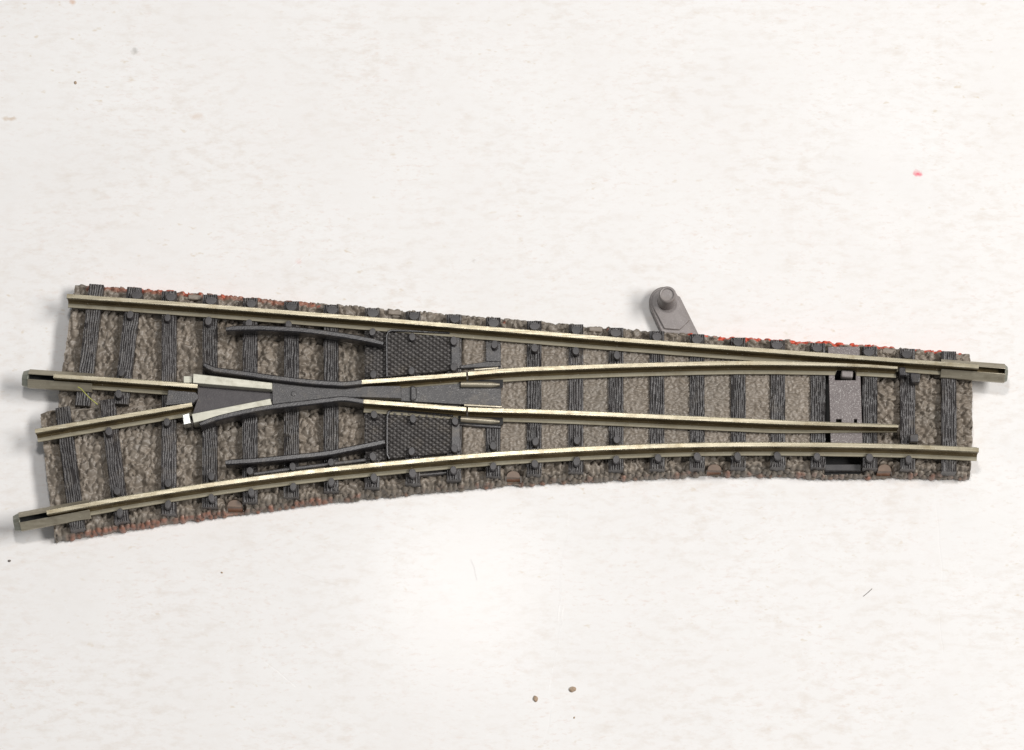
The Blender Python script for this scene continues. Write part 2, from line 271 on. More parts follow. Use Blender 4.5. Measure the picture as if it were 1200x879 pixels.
    for (px, py), ln_, ang, w in S:
        mp = N(nt, 'ShaderNodeMapping', vector_type='TEXTURE'); mp.inputs['Location'].default_value = (px * MM, py * MM, 0)
        mp.inputs['Rotation'].default_value = (0, 0, math.radians(ang))
        nt.links.new(tc.outputs['Object'], mp.inputs['Vector'])
        s = N(nt, 'ShaderNodeSeparateXYZ'); nt.links.new(mp.outputs['Vector'], s.inputs[0])
        yy = N(nt, 'ShaderNodeMath', operation='ADD'); nt.links.new(s.outputs['Y'], yy.inputs[0]); nt.links.new(wob.outputs[0], yy.inputs[1])
        ay = N(nt, 'ShaderNodeMath', operation='ABSOLUTE'); nt.links.new(yy.outputs[0], ay.inputs[0])
        ax = N(nt, 'ShaderNodeMath', operation='ABSOLUTE'); nt.links.new(s.outputs['X'], ax.inputs[0])
        my = N(nt, 'ShaderNodeMapRange'); my.inputs['From Max'].default_value = w * MM; my.inputs['To Min'].default_value = 1; my.inputs['To Max'].default_value = 0
        nt.links.new(ay.outputs[0], my.inputs['Value'])
        mx = N(nt, 'ShaderNodeMapRange'); mx.inputs['From Min'].default_value = ln_ * 0.3 * MM; mx.inputs['From Max'].default_value = ln_ * 0.5 * MM; mx.inputs['To Min'].default_value = 1; mx.inputs['To Max'].default_value = 0
        nt.links.new(ax.outputs[0], mx.inputs['Value'])
        mm = N(nt, 'ShaderNodeMath', operation='MULTIPLY'); nt.links.new(my.outputs[0], mm.inputs[0]); nt.links.new(mx.outputs[0], mm.inputs[1])
        sb = N(nt, 'ShaderNodeMath', operation='SUBTRACT'); nt.links.new(hh, sb.inputs[0]); nt.links.new(mm.outputs[0], sb.inputs[1]); hh = sb.outputs[0]
    bump(nt, b, hh, 0.42, 0.000022)
    return m
TABLE_SPEC, TABLE_ROUGH = 0.020, 0.145
M['table'] = table_mat()

# ---------------------------------------------------------------- mesh helpers (millimetres in, metres out)
class MB:
    def __init__(s): s.v = []; s.f = []; s.mi = []
    def add(s, verts, faces, mi=0):
        o = len(s.v); s.v += verts; s.f += [tuple(i + o for i in q) for q in faces]; s.mi += [mi] * len(faces); return s
    def build(s, name, mats, parent=None, smooth=35, bevel=0.0, segs=2):
        me = bpy.data.meshes.new(name)
        me.from_pydata([(x * MM, y * MM, z * MM) for x, y, z in s.v], [], s.f)
        if not isinstance(mats, (list, tuple)): mats = [mats]
        for m in mats: me.materials.append(m)
        me.polygons.foreach_set('material_index', s.mi)
        me.polygons.foreach_set('use_smooth', [True] * len(s.f))
        me.update(); me.validate()
        if smooth < 180: me.set_sharp_from_angle(angle=math.radians(smooth))
        o = bpy.data.objects.new(name, me); col.objects.link(o)
        if parent: o.parent = parent
        if bevel:
            b = o.modifiers.new('bevel', 'BEVEL'); b.width = bevel * MM; b.segments = segs; b.limit_method = 'ANGLE'; b.angle_limit = math.radians(40)
            b.harden_normals = False
        return o
def prism(mb, pts, z0, z1, mi=0):
    a = sum(p[0] * q[1] - q[0] * p[1] for p, q in zip(pts, pts[1:] + pts[:1]))
    if a < 0: pts = pts[::-1]
    n = len(pts)
    v = [(x, y, z0) for x, y in pts] + [(x, y, z1) for x, y in pts]
    f = [tuple(range(n - 1, -1, -1)), tuple(range(n, 2 * n))] + [(i, (i + 1) % n, n + (i + 1) % n, n + i) for i in range(n)]
    return mb.add(v, f, mi)
def spline(pts, step):
    """Catmull-Rom through the points, resampled."""
    P = [np.array(p, float) for p in pts]
    P = [2 * P[0] - P[1]] + P + [2 * P[-1] - P[-2]]
    out = []
    for i in range(1, len(P) - 2):
        n = max(1, int(np.linalg.norm(P[i + 1] - P[i]) / step))
        for k in range(n):
            t = k / n
            out.append(0.5 * ((2 * P[i]) + (-P[i - 1] + P[i + 1]) * t + (2 * P[i - 1] - 5 * P[i] + 4 * P[i + 1] - P[i + 2]) * t * t + (-P[i - 1] + 3 * P[i] - 3 * P[i + 1] + P[i + 2]) * t ** 3))
    out.append(P[-2]); return [tuple(p) for p in out]
def frames(path):
    fr = []
    for i in range(len(path)):
        a = np.array(path[max(0, i - 1)]); b = np.array(path[min(len(path) - 1, i + 1)])
        d = (b - a); d = d / np.linalg.norm(d); fr.append((path[i], d, np.array([-d[1], d[0]])))
    return fr
def sweep(mb, path, profile, mats=None, scale=None, dz=None):
    """profile: closed loop of (w, z); w runs to the left of the travel direction."""
    fr = frames(path); n = len(profile); v = []; 
    for i, (p, d, nn) in enumerate(fr):
        t = i / (len(fr) - 1)
        for w, z in profile:
            if scale: w, z = scale(t, w, z)
            v.append((p[0] + nn[0] * w, p[1] + nn[1] * w, z + (dz(t) if dz else 0)))
    area = sum(a[0] * b[1] - b[0] * a[1] for a, b in zip(profile, profile[1:] + profile[:1]))
    flip = area > 0
    o = len(mb.v); mb.v += v
    for i in range(len(fr) - 1):
        for k in range(n):
            q = (o + i * n + k, o + i * n + (k + 1) % n, o + (i + 1) * n + (k + 1) % n, o + (i + 1) * n + k)
            mb.f.append(q if flip else q[::-1]); mb.mi.append(mats[k] if mats else 0)
    e0 = tuple(range(o, o + n)); e1 = tuple(range(o + (len(fr) - 1) * n, o + len(fr) * n))
    mb.f.append(e0[::-1] if flip else e0); mb.mi.append(0)
    mb.f.append(e1 if flip else e1[::-1]); mb.mi.append(0)
    return mb
def lathe(mb, cx, cy, prof, n=28, sx=1.0, sy=1.0, mi=0):
    """prof: (radius, z) from bottom to top, closed by caps."""
    v = []
    for r, z in prof: v += [(cx + sx * r * math.cos(2 * math.pi * k / n), cy + sy * r * math.sin(2 * math.pi * k / n), z) for k in range(n)]
    f = [(i * n + k, i * n + (k + 1) % n, (i + 1) * n + (k + 1) % n, (i + 1) * n + k) for i in range(len(prof) - 1) for k in range(n)]
    f.append(tuple(range(n - 1, -1, -1))); f.append(tuple((len(prof) - 1) * n + k for k in range(n)))
    return mb.add(v, f, mi)
def empty(name, loc=(0, 0, 0)):
    o = bpy.data.objects.new(name, None); col.objects.link(o); o.location = [c * MM for c in loc]; o.empty_display_size = 0.005; return o
def tag(o, label, cat=None, group=None, kind=None):
    o['label'] = label
    if cat: o['category'] = cat
    if group: o['group'] = group
    if kind: o['kind'] = kind
    return o
# deterministic noises
def hash2(ix, iy, s):
    h = np.sin(ix * 127.1 + iy * 311.7 + s * 74.7) * 43758.5453
    return h - np.floor(h)
def vnoise(x, y, s):
    ix, iy = np.floor(x), np.floor(y); fx, fy = x - ix, y - iy
    fx = fx * fx * (3 - 2 * fx); fy = fy * fy * (3 - 2 * fy)
    a, b, c, d = hash2(ix, iy, s), hash2(ix + 1, iy, s), hash2(ix, iy + 1, s), hash2(ix + 1, iy + 1, s)
    return a + (b - a) * fx + (c - a) * fy + (a - b - c + d) * fx * fy
def worley(x, y, s):
    ix, iy = np.floor(x), np.floor(y); f1 = np.full(x.shape, 9.0); f2 = np.full(x.shape, 9.0); hid = np.zeros(x.shape); til = np.zeros(x.shape)
    for dx in (-1, 0, 1):
        for dy in (-1, 0, 1):
            cx, cy = ix + dx, iy + dy
            px, py = cx + 0.1 + 0.8 * hash2(cx, cy, s), cy + 0.1 + 0.8 * hash2(cx, cy, s + 9.3)
            d = np.hypot(x - px, y - py); m = d < f1
            f2 = np.where(m, f1, np.minimum(f2, d)); hid = np.where(m, hash2(cx, cy, s + 3.1), hid); til = np.where(m, (x - px) * (hash2(cx, cy, s + 5.7) - 0.5) * 2 + (y - py) * (hash2(cx, cy, s + 6.9) - 0.5) * 2, til); f1 = np.where(m, d, f1)
    global TILT
    TILT = til
    return f1, f2, hid
def ev(poly, x):
    p = sorted(poly); return np.interp(x, [a[0] for a in p], [a[1] for a in p])

# ---------------------------------------------------------------- the setting: a white laminate table top
mb = MB(); prism(mb, [(-420, -330), (420, -330), (420, 300), (-420, 300)], -18, 0)
tag(mb.build('table_top', M['table'], None, smooth=30, bevel=1.0), 'white laminate table top with faint beige flecks and scratches', kind='structure')

# ---------------------------------------------------------------- the turnout
root = empty('railway_turnout', (0, 0, 0))
tag(root, 'model railway turnout with brown ballast bed, dark sleepers and silver rails on white table', 'model track')

# --- ballast bed: one height field between the traced edges
NX, NY = 760, 190
south, north = SOUTH, NORTH
t = np.linspace(0, 1, NY)
def side(poly):
    p = np.array(sorted(poly, key=lambda q: q[1])); xm = p[:, 0].mean()
    y0, y1 = ev(south, xm), ev(north, xm)
    return np.interp(y0 + (y1 - y0) * t, p[:, 1], p[:, 0])
xl, xr = side(LEFT), side(RIGHT)
xl = xl + 0.10 * (vnoise(t * 42, t * 0, 4.0) - 0.5); xr = xr + 0.10 * (vnoise(t * 30, t * 0, 5.0) - 0.5)
s = np.linspace(0, 1, NX)
X = xl[:, None] + (xr - xl)[:, None] * s[None, :]
sj = 0.34 * (vnoise(X * 1.5, 0 * X, 8.0) - 0.5); nj = 0.16 * (vnoise(X * 1.7, 0 * X, 11.0) - 0.5)
Y0 = ev(south, X) + sj * 0.5 + 0.08; Y1 = ev(north, X) + nj
Y = Y0 + (Y1 - Y0) * t[:, None]
ds, dn = Y - Y0, Y1 - Y
ytr, ybr = ev(RAILS['top'], X), ev(RAILS['bot'], X)
sm = lambda e0, e1, v: np.clip((v - e0) / (e1 - e0), 0, 1) ** 2 * (3 - 2 * np.clip((v - e0) / (e1 - e0), 0, 1))
mx0, mx1 = POLY['middle'][1][0][0], POLY['middle'][1][1][0]
mid = sm(mx0 - 0.3, mx0 + 0.3, X) * (1 - sm(mx1 - 0.3, mx1 + 0.3, X)) * sm(0.3, 0.6, Y - ybr) * sm(0.3, 0.6, ytr - Y)
wx = X + 0.55 * (vnoise(X * 1.3, Y * 1.3, 1.0) - 0.5) + 0.25 * (vnoise(X * 3.1, Y * 3.1, 51.0) - 0.5); wy = Y + 0.55 * (vnoise(X * 1.3, Y * 1.3, 2.0) - 0.5) + 0.25 * (vnoise(X * 3.1, Y * 3.1, 52.0) - 0.5)
f1, f2, hid = worley(wx / 0.86, wy / 1.05, 1.0)
lump = (0.45 * np.sqrt(np.clip(1 - (f1 / 0.9) ** 2, 0, 1)) + 0.30 + 0.30 * hid + 0.75 * TILT) * np.clip((f2 - f1) * 4.5, 0, 1) ** 0.7
g1, g2, gid = worley(wx / 0.36 + 0.9 * vnoise(X * 2, Y * 2, 6.0), wy / 0.62, 5.0)
fine = np.clip((g2 - g1) * 2.6, 0, 1) ** 0.6 * (0.55 + 0.35 * gid + 0.5 * TILT)
Z = (1 - mid) * (1.58 + 0.72 * lump * (0.85 + 0.3 * vnoise(X * 4.2, Y * 4.2, 17.0)) + 0.25 * (vnoise(X * 0.6, Y * 0.6, 3.0) - 0.5)) + mid * (2.66 + 0.40 * fine)
k1, k2, kid = worley(X / 0.66, ds / 0.58 + 0.0 * X, 13.0)          # bead-like stones along the south shoulder
bead = np.sqrt(np.clip(1 - (k1 / 0.72) ** 2, 0, 1)) * (0.65 + 0.35 * kid) * np.clip((k2 - k1) * 3.5, 0, 1) ** 0.6
ramp_s = np.clip(ds / 1.05, 0, 1)
Zs = 0.45 + 1.55 * ramp_s + 0.75 * bead * (0.55 + 0.45 * np.clip(ds / 0.3, 0, 1))
ws = 1 - sm(0.75, 1.25, ds)
Z = Z * (1 - ws) + np.minimum(Z + 0.3, Zs) * ws
Y = Y - 0.30 * bead * (1 - sm(0.5, 1.2, ds))
wn = 1 - sm(0.0, 0.35, dn)
Z = Z - 0.35 * wn
sl_ = POLY['slot'][1]
sx0, sx1, sy0, sy1 = min(p[0] for p in sl_), max(p[0] for p in sl_), min(p[1] for p in sl_), max(p[1] for p in sl_)
Z = np.where((X > sx0) & (X < sx1) & (Y > sy0) & (Y < sy1), 0.9, Z)
for (tx, ty) in POLY['ntabs'][1]:                                   # notches in the north edge round four moulded lugs
    for e in (-1.15, 1.15): Z = np.where((np.abs(X - tx - e) < 0.22) & (dn < 0.75), 1.2, Z)
for i in range(4):
    p = POLY['tab%d' % i][1]; c = (p[0][0] + p[1][0]) / 2; h = abs(p[1][0] - p[0][0]) / 2
    Z = np.where((np.abs(X - c) < h + 0.22) & (Y < p[2][1] + 0.1), np.minimum(Z, 0.5), Z)
# paint: worn red overspray along the long edges
pn = vnoise(X * 1.1, Y * 1.1, 21.0) * 0.6 + vnoise(X * 3.1, Y * 3.1, 22.0) * 0.4
def zone(a, b): return sm(a - 1, a + 1, X) * (1 - sm(b - 1, b + 1, X))
zn = 0.75 * zone(-53, -30) + 1.5 * zone(22, 47) + 1.3 * zone(48.5, 55) - 0.3 * zone(-12, 18)
red = np.clip((zn * 0.8 * (1 - sm(0.1, 0.7, dn)) + 2.2 * pn - 1.75) * 4, 0, 0.9) * (1 - sm(0.5, 0.8, dn))
zs = 0.95 * zone(-54, -36) + 0.75 * zone(-36, -22) + 0.5 * zone(-22, 57)
rust = np.clip((zs * (1 - sm(0.2, 0.85, ds)) + 0.5 * kid + 0.4 * pn - 0.95) * 1.6, 0, 0.55) * np.clip(bead * 1.6, 0.15, 1)
rust = np.maximum(rust, np.clip((0.8 * zone(-53, -24) * (1 - sm(0.5, 1.2, dn)) + 0.7 * pn - 0.9) * 2.5, 0, 0.55))
gv = np.stack([X, Y, Z], -1).reshape(-1, 3)
idx = np.arange(NX * NY).reshape(NY, NX)
quads = np.stack([idx[:-1, :-1], idx[:-1, 1:], idx[1:, 1:], idx[1:, :-1]], -1).reshape(-1, 4).tolist()
verts = gv.tolist(); pr = red.ravel().tolist(); ps = rust.ravel().tolist()
shade = np.where(mid > 0.5, 0.35 + 0.5 * gid, np.where(ds < 0.9, kid, hid)); pq = shade.ravel().tolist()
loop = list(idx[0, :]) + list(idx[1:, -1]) + list(idx[-1, -2::-1]) + list(idx[-2:0, 0])
base = len(verts)
for q in loop:
    x, y, z = verts[q]; verts.append([x, y, 0.02]); pr.append(pr[q]); ps.append(ps[q]); pq.append(pq[q])
nl = len(loop)
for i in range(nl):
    a, b = int(loop[i]), int(loop[(i + 1) % nl]); quads.append([b, a, base + i, base + (i + 1) % nl])
mb = MB(); mb.add([tuple(v) for v in verts], quads)
bed = mb.build('ballast_bed', M['ballast'], root, smooth=180)
for nm, dat in (('red_paint', pr), ('rust_paint', ps), ('stone_shade', pq)):
    at = bed.data.attributes.new(nm, 'FLOAT', 'POINT'); at.data.foreach_set('value', dat)
for i in range(4):                                                    # lugs in the north edge belong to the moulding
    tx, ty = POLY['ntabs'][1][i]; mb = MB()
    prism(mb, [(tx - 0.85, ty - 0.45), (tx + 0.8, ty - 0.55), (tx + 0.85, ty + 0.05), (tx + 0.4, ty + 0.12), (tx - 0.8, ty + 0.2)], 0.3, 2.42)
    mb.build('ballast_lug', M['lug'], bed, bevel=0.14, segs=3)

# --- sleepers with wood grain, each its own part
def sleeper(p0, p1, seed):
    A, B = np.array(p0), np.array(p1); Ln = np.linalg.norm(B - A); d = (B - A) / Ln; nrm = np.array([-d[1], d[0]])
    W = 0.90; nc = 27; nl_ = max(12, int(Ln / 0.17))
    c = np.linspace(-1, 1, nc); l = np.linspace(0, Ln, nl_)
    Lg, Cg = np.meshgrid(l, c, indexing='ij')
    k = Cg * W / 0.27 + 0.9 * (vnoise(Lg * 0.35 + seed * 7, Cg * 1.1, seed) - 0.5) + 0.5 * (vnoise(Lg * 1.1, Cg * 2.0 + seed, seed + 2) - 0.5)
    ridge = np.abs(np.sin(np.pi * k)) ** 0.6
    amp = 0.6 + 0.4 * vnoise(np.floor(k) * 3.7, Lg * 0.25, seed + 5)
    z = 3.06 + 0.15 * ridge * amp
    edge = np.minimum(np.abs(1 - np.abs(Cg)), 1) 
    z -= 0.05 * (edge < 0.04)
    w = W + 0.03 * (vnoise(Lg * 1.5, 0 * Lg + seed, 31.0) - 0.5)
    vs = [(A[0] + d[0] * a + nrm[0] * b * ww, A[1] + d[1] * a + nrm[1] * b * ww, zz) for a, b, ww, zz in zip(Lg.ravel(), Cg.ravel(), w.ravel(), z.ravel())]
    ix = np.arange(nl_ * nc).reshape(nl_, nc)
    f = [(int(ix[i, j]), int(ix[i + 1, j]), int(ix[i + 1, j + 1]), int(ix[i, j + 1])) for i in range(nl_ - 1) for j in range(nc - 1)]
    lp = [int(q) for q in list(ix[0, :]) + list(ix[1:, -1]) + list(ix[-1, -2::-1]) + list(ix[-2:0, 0])]
    o = len(vs)
    for q in lp: vs.append((vs[q][0], vs[q][1], 1.1))
    n = len(lp)
    for i in range(n): f.append((lp[i], lp[(i + 1) % n], o + (i + 1) % n, o + i))
    mb = MB(); mb.add(vs, f); return mb
sleepers = []
for i, (p0, p1) in enumerate(SLEEPERS):
    o = sleeper(p0, p1, i + 1.0).build('sleeper', M['sleeper'], root, smooth=50)
    sleepers.append((o, np.array(p0), np.array(p1)))
clip_me = None
for i, (x, y) in enumerate(CLIPS):
    if clip_me is None:
        mb = MB(); lathe(mb, 0, 0, [(0.48, 2.9), (0.455, 3.98), (0.40, 4.09), (0.20, 4.10)], 20, 0.92, 1.15)
        c = mb.build('rail_clip', M['clip'], None, smooth=32); clip_me = c.data
    else:
        c = bpy.data.objects.new('rail_clip', clip_me); col.objects.link(c)
    def dseg(q):
        A, B = q[1], q[2]; u_ = np.clip(np.dot(np.array((x, y)) - A, B - A) / np.dot(B - A, B - A), 0, 1); return np.linalg.norm(A + u_ * (B - A) - (x, y))
    c.parent = min(sleepers, key=dseg)[0]
    c.location = (x * MM, y * MM, rnd.uniform(-0.08, 0.02) * MM); c.rotation_euler = (rnd.uniform(-0.015, 0.015), rnd.uniform(-0.015, 0.015), rnd.uniform(-0.3, 0.3) if not 45 <= i < 65 else rnd.uniform(-0.1, 0.05))
    c.scale = (rnd.uniform(0.94, 1.10), rnd.uniform(0.94, 1.14), 1) if not 45 <= i < 65 else (rnd.uniform(1.45, 1.75), rnd.uniform(0.95, 1.1), 0.97)

# --- rails
PROF = [(-0.84, 3.25), (-0.84, 3.47), (-0.42, 3.60), (-0.20, 3.80), (-0.16, 4.66), (-0.27, 4.90), (-0.28, 5.25), (-0.235, 5.30), (0.235, 5.30), (0.28, 5.25), (0.27, 4.90), (0.16, 4.66), (0.20, 3.80), (0.42, 3.60), (0.84, 3.47), (0.84, 3.25)]
PM = [2, 2, 1, 1, 1, 0, 0, 0, 0, 0, 1, 1, 1, 2, 2, 2]
def railmesh(path, scale=None, step=1.2, dz=None):
    mb = MB(); sweep(mb, spline(path, step), PROF, PM, scale, dz); return mb
RM = [M['rail'], M['web'], M['foot']]
def lam(poly, x):  # y of a rail at x
    return float(ev(poly, x))
stock_top = railmesh(RAILS['top']).build('stock_rail', RM, root, smooth=28)
stock_bot = railmesh(RAILS['bot']).build('stock_rail', RM, root, smooth=28)
inner_up = railmesh(RAILS['lu']).build('inner_rail', RM, root, smooth=28)
inner_lo = railmesh(RAILS['ll']).build('inner_rail', RM, root, smooth=28)
clo_up = railmesh(RAILS['cu']).build('closure_rail', RM, root, smooth=28)
clo_lo = railmesh(RAILS['cl']).build('closure_rail', RM, root, smooth=28)
def tip(side):                     # the blade is planed away on the side that meets the stock rail
    def f(tt, w, z):
        k = min(1, max(0, (tt - 0.72) / 0.28))
        if w * side > 0: w = w * (1 - 0.85 * k) 
        return w, z - (0.12 * k if z > 5 else 0)
    return f
wx0, wx1 = POLY['bar_x'][1][1][0], POLY['bar_x'][1][4][0]; bu0, bu1 = RAILS['bu'][0][0], RAILS['bu'][-1][0]
def tipn(tt, w, z):
    w, z = tip(1)(tt, w, z); x = bu0 + (bu1 - bu0) * tt
    if wx0 < x < wx1 and w < -0.2 and z < 3.7: w = -0.2
    return w, z
bl_up = railmesh(RAILS['bu'], tipn, 0.25).build('switch_blade', RM, root, smooth=28)
bl_lo = railmesh(RAILS['bl'], tip(-1)).build('switch_blade', RM, root, smooth=28)
for (key, par) in (('hinge_up', bl_up), ('hinge_lo', bl_lo)):       # folded sleeves that join blade and closure rail
    p = POLY[key][1]; mb = MB()
    sweep(mb, spline(p, 0.5), [(0.37 * math.cos(a), 3.74 + 0.38 * math.sin(a)) for a in [2 * math.pi * k / 14 for k in range(14)]],
          scale=lambda tt, w, z: (w * (1 - 0.6 * max(0, tt - 0.8) / 0.2) - 0.12 * max(0, tt - 0.5), z))
    mb.build('pivot_sleeve', M['joiner'], par)
    p = POLY[key + '_n'][1]; mb = MB()
    sweep(mb, spline(p, 0.5), [(0.22 * math.cos(a), 3.8 + 0.3 * math.sin(a)) for a in [2 * math.pi * k / 10 for k in range(10)]])
    mb.build('pivot_sleeve', M['joiner'], par)

# --- rail joiners slid over the rail ends
def joiner(a, b, par, nose, inner='slot_shade'):  # inner: channel colour, by default the slot's shade painted near-black
    """a: outer end, b: inner end (on the rail)."""
    a, b = np.array(a, float), np.array(b, float); d = (a - b) / np.linalg.norm(a - b)
    o = [(-1.12, 2.85), (-1.18, 3.45), (-0.34, 4.25), (-0.28, 4.14), (-0.95, 3.50), (-0.95, 3.05), (0.95, 3.05), (0.95, 3.50), (0.28, 4.14), (0.34, 4.25), (1.18, 3.45), (1.12, 2.85)]
    mb = MB(); sweep(mb, [tuple(b), tuple(b + (a - b) * 0.5), tuple(a)], o, [0, 0, 0, 1, 1, 1, 1, 1, 0, 0, 0, 0])
    j = mb.build('rail_joiner', [M['joiner'], M[inner]], par, smooth=30, bevel=0.05)
    mb = MB(); cap = [(-1.10, 2.9), (-1.12, 3.42), (-0.30, 4.12), (0.30, 4.12), (1.12, 3.42), (1.10, 2.9)]
    sweep(mb, [tuple(a - d * 0.05), tuple(a + d * nose * 0.5), tuple(a + d * nose)], cap, scale=lambda tt, w, z: (w * (1 - 0.22 * tt), 2.9 + (z - 2.9) * (1 - 0.22 * tt)))
    mb.build('end_cap', M['end'], j, smooth=30, bevel=0.05)
    return j
M['end'] = metal('joiner_end_metal', (0.22, 0.23, 0.19), (0.34, 0.34, 0.29), 0.4, 0.6)
def along(path, dist, off=0.0):
    """point dist mm beyond the first vertex (negative: outside) of a rail path"""
    a, b = np.array(path[0]), np.array(path[1]); d = (b - a) / np.linalg.norm(b - a); n_ = np.array([-d[1], d[0]])
    return a + d * dist + n_ * off
joiner(along(RAILS['lu'], -3.3), along(RAILS['lu'], 4.6), inner_up, 0.75)
joiner(along(RAILS['bot'], -3.5), along(RAILS['bot'], 5.0), stock_bot, 0.75)
rt = RAILS['top'][::-1]
joiner(along(rt, -3.4), along(rt, 4.4), stock_top, 0.35, 'web')

# --- check rails and frog
GP = [(-0.36, 3.3), (-0.36, 4.80), (-0.24, 4.95), (0.24, 4.95), (0.36, 4.80), (0.36, 3.3)]
for k in ('gu', 'gl'):
    mb = MB(); sweep(mb, spline(RAILS[k], 0.6), GP, scale=lambda tt, w, z: (w * (0.75 if tt < 0.02 or tt > 0.98 else 1.0), z))
    mb.build('check_rail', M['guard'], root, smooth=32, bevel=0.03)
WP = [(-0.36, 3.3), (-0.36, 5.18), (-0.25, 5.30), (0.25, 5.30), (0.36, 5.18), (0.36, 3.3)]
z, p = POLY['body']; mb = MB(); prism(mb, p, 3.0, z); frog = mb.build('frog', M['frog'], root, smooth=30, bevel=0.08)
for k in ('wu', 'wl'):
    mb = MB(); sweep(mb, spline(RAILS[k], 0.6), WP, scale=lambda tt, w, z: (w * (0.7 if tt < 0.01 else 1.0), z))
    mb.build('wing_rail', M['guard'], frog, smooth=40, bevel=0.05)
for key, nm, mat, zb in (('silver_up', 'frog_tip', 'silver', 3.2), ('silver_lo', 'frog_tip', 'silver', 3.2), ('tab_up', 'contact_tab', 'silver', 3.2), ('tab_lo', 'contact_tab', 'contact', 3.2),
                         ('recess', 'recess_floor', 'frog_dark', 3.0), ('nose', 'frog_nose', 'frog', 2.6), ('base', 'frog_base', 'frog', 2.6), ('rivet', 'base_rib', 'frog', 3.3)):
    z, p = POLY[key]; mb = MB(); prism(mb, p, zb, z)
    mb.build(nm, M[mat], frog, smooth=30, bevel=0.07 if key != 'rivet' else 0.25, segs=3)
mb = MB(); lathe(mb, -27.0, 0.0, [(0.36, 4.3), (0.36, 4.5), (0.30, 4.56)], 18)
xx = (RAILS['wu'][4][0] + 2.6); yy = (RAILS['wu'][5][1] + RAILS['wl'][5][1]) / 2
mb = MB(); lathe(mb, xx, yy, [(0.34, 4.3), (0.34, 4.52), (0.27, 4.57)], 18); mb.build('moulding_mark', M['frog'], frog)

# --- tread plates (diamond relief), strips, rims and braces
def tread(quad, z0, seed):
    q = [np.array(v) for v in quad]           # NW, NE, SE, SW
    nx = max(8, int(np.linalg.norm(q[1] - q[0]) / 0.085)); ny = max(8, int(np.linalg.norm(q[3] - q[0]) / 0.085))
    U, V = np.meshgrid(np.linspace(0, 1, nx), np.linspace(0, 1, ny))
    PX = (1 - U) * (1 - V) * q[0][0] + U * (1 - V) * q[1][0] + U * V * q[2][0] + (1 - U) * V * q[3][0]
    PY = (1 - U) * (1 - V) * q[0][1] + U * (1 - V) * q[1][1] + U * V * q[2][1] + (1 - U) * V * q[3][1]
    a = PX / 0.86 + PY / 0.60; b = PX / 0.86 - PY / 0.60 + 0.1 * vnoise(PX, PY, 3.0)
    tri = lambda v: np.abs((v % 1.0) - 0.5) * 2
    hgt = np.clip(2.0 * np.minimum(1 - tri(a), 1 - tri(b) * 0.95), 0, 1) ** 0.8
    Zz = z0 - 0.40 + 0.40 * hgt
    vs = list(zip(PX.ravel().tolist(), PY.ravel().tolist(), Zz.ravel().tolist())); ix = np.arange(nx * ny).reshape(ny, nx)
    f = [(int(ix[i + 1, j]), int(ix[i + 1, j + 1]), int(ix[i, j + 1]), int(ix[i, j])) for i in range(ny - 1) for j in range(nx - 1)]
    lp = [int(k) for k in list(ix[0, :]) + list(ix[1:, -1]) + list(ix[-1, -2::-1]) + list(ix[-2:0, 0])]
    o = len(vs); n = len(lp)
    for k in lp: vs.append((vs[k][0], vs[k][1], 2.2))
    for i in range(n): f.append((lp[i], lp[(i + 1) % n], o + (i + 1) % n, o + i))
    mb = MB(); mb.add(vs, f); return mb
for nm, rim, strip in (('plate_up', 'rim_up', 'strip_up'), ('plate_lo', 'rim_lo', 'strip_lo')):
    z, p = POLY[nm]; pl = tread(p, z, 1).build('tread_plate', M['tread'], root, smooth=60)
    z, p = POLY[rim]; mb = MB()
    sweep(mb, spline(p, 0.3), [(-0.13, 3.2), (-0.13, z - 0.06), (-0.07, z), (0.07, z), (0.13, z - 0.06), (0.13, 3.2)]); mb.build('plate_rim', M['guard'], pl)
    z, p = POLY[strip]; mb = MB(); prism(mb, p, 2.6, z); mb.build('plate_edge', M['frog'], pl, bevel=0.1)
    z, p = POLY[nm + '2']; tread(p, z, 2).build('tread_plate', M['tread'], root, smooth=60)
z, p = POLY['slot']; mb = MB(); prism(mb, p, 0.5, 1.0); mb.build('slot_shade_slab', M['slot_shade'], bed)  # added dark slab, paints the shade of the open slot
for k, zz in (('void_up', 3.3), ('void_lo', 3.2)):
    z, p = POLY[k]; mb = MB(); prism(mb, p, zz, z); mb.build('pivot_shade_slab', M['slot_shade'], root, bevel=0)  # black slabs painted in for the shaded gap round the pivot sleeves
z, p = POLY['strip']; mb = MB(); prism(mb, p, 2.6, z); mb.build('check_rail_base', M['frog'], root, bevel=0.12)
z, p = POLY['sidebar']; mb = MB(); prism(mb, p, 1.5, z); mb.build('side_bar', M['sleeper'], root, bevel=0.12)
for k in ('brace_up', 'brace_lo', 'brace_web_up'):
    z, p = POLY[k]; mb = MB(); prism(mb, p, 2.5, z); mb.build('brace', M['frog'], root, bevel=0.1)

# --- slide bar that throws the blades
xs = [p[0] for p in POLY['bar_x'][1]]; ys = [p[1] for p in POLY['bar_y'][1]]
zt = POLY['bar_x'][0]; zb = zt - 0.7
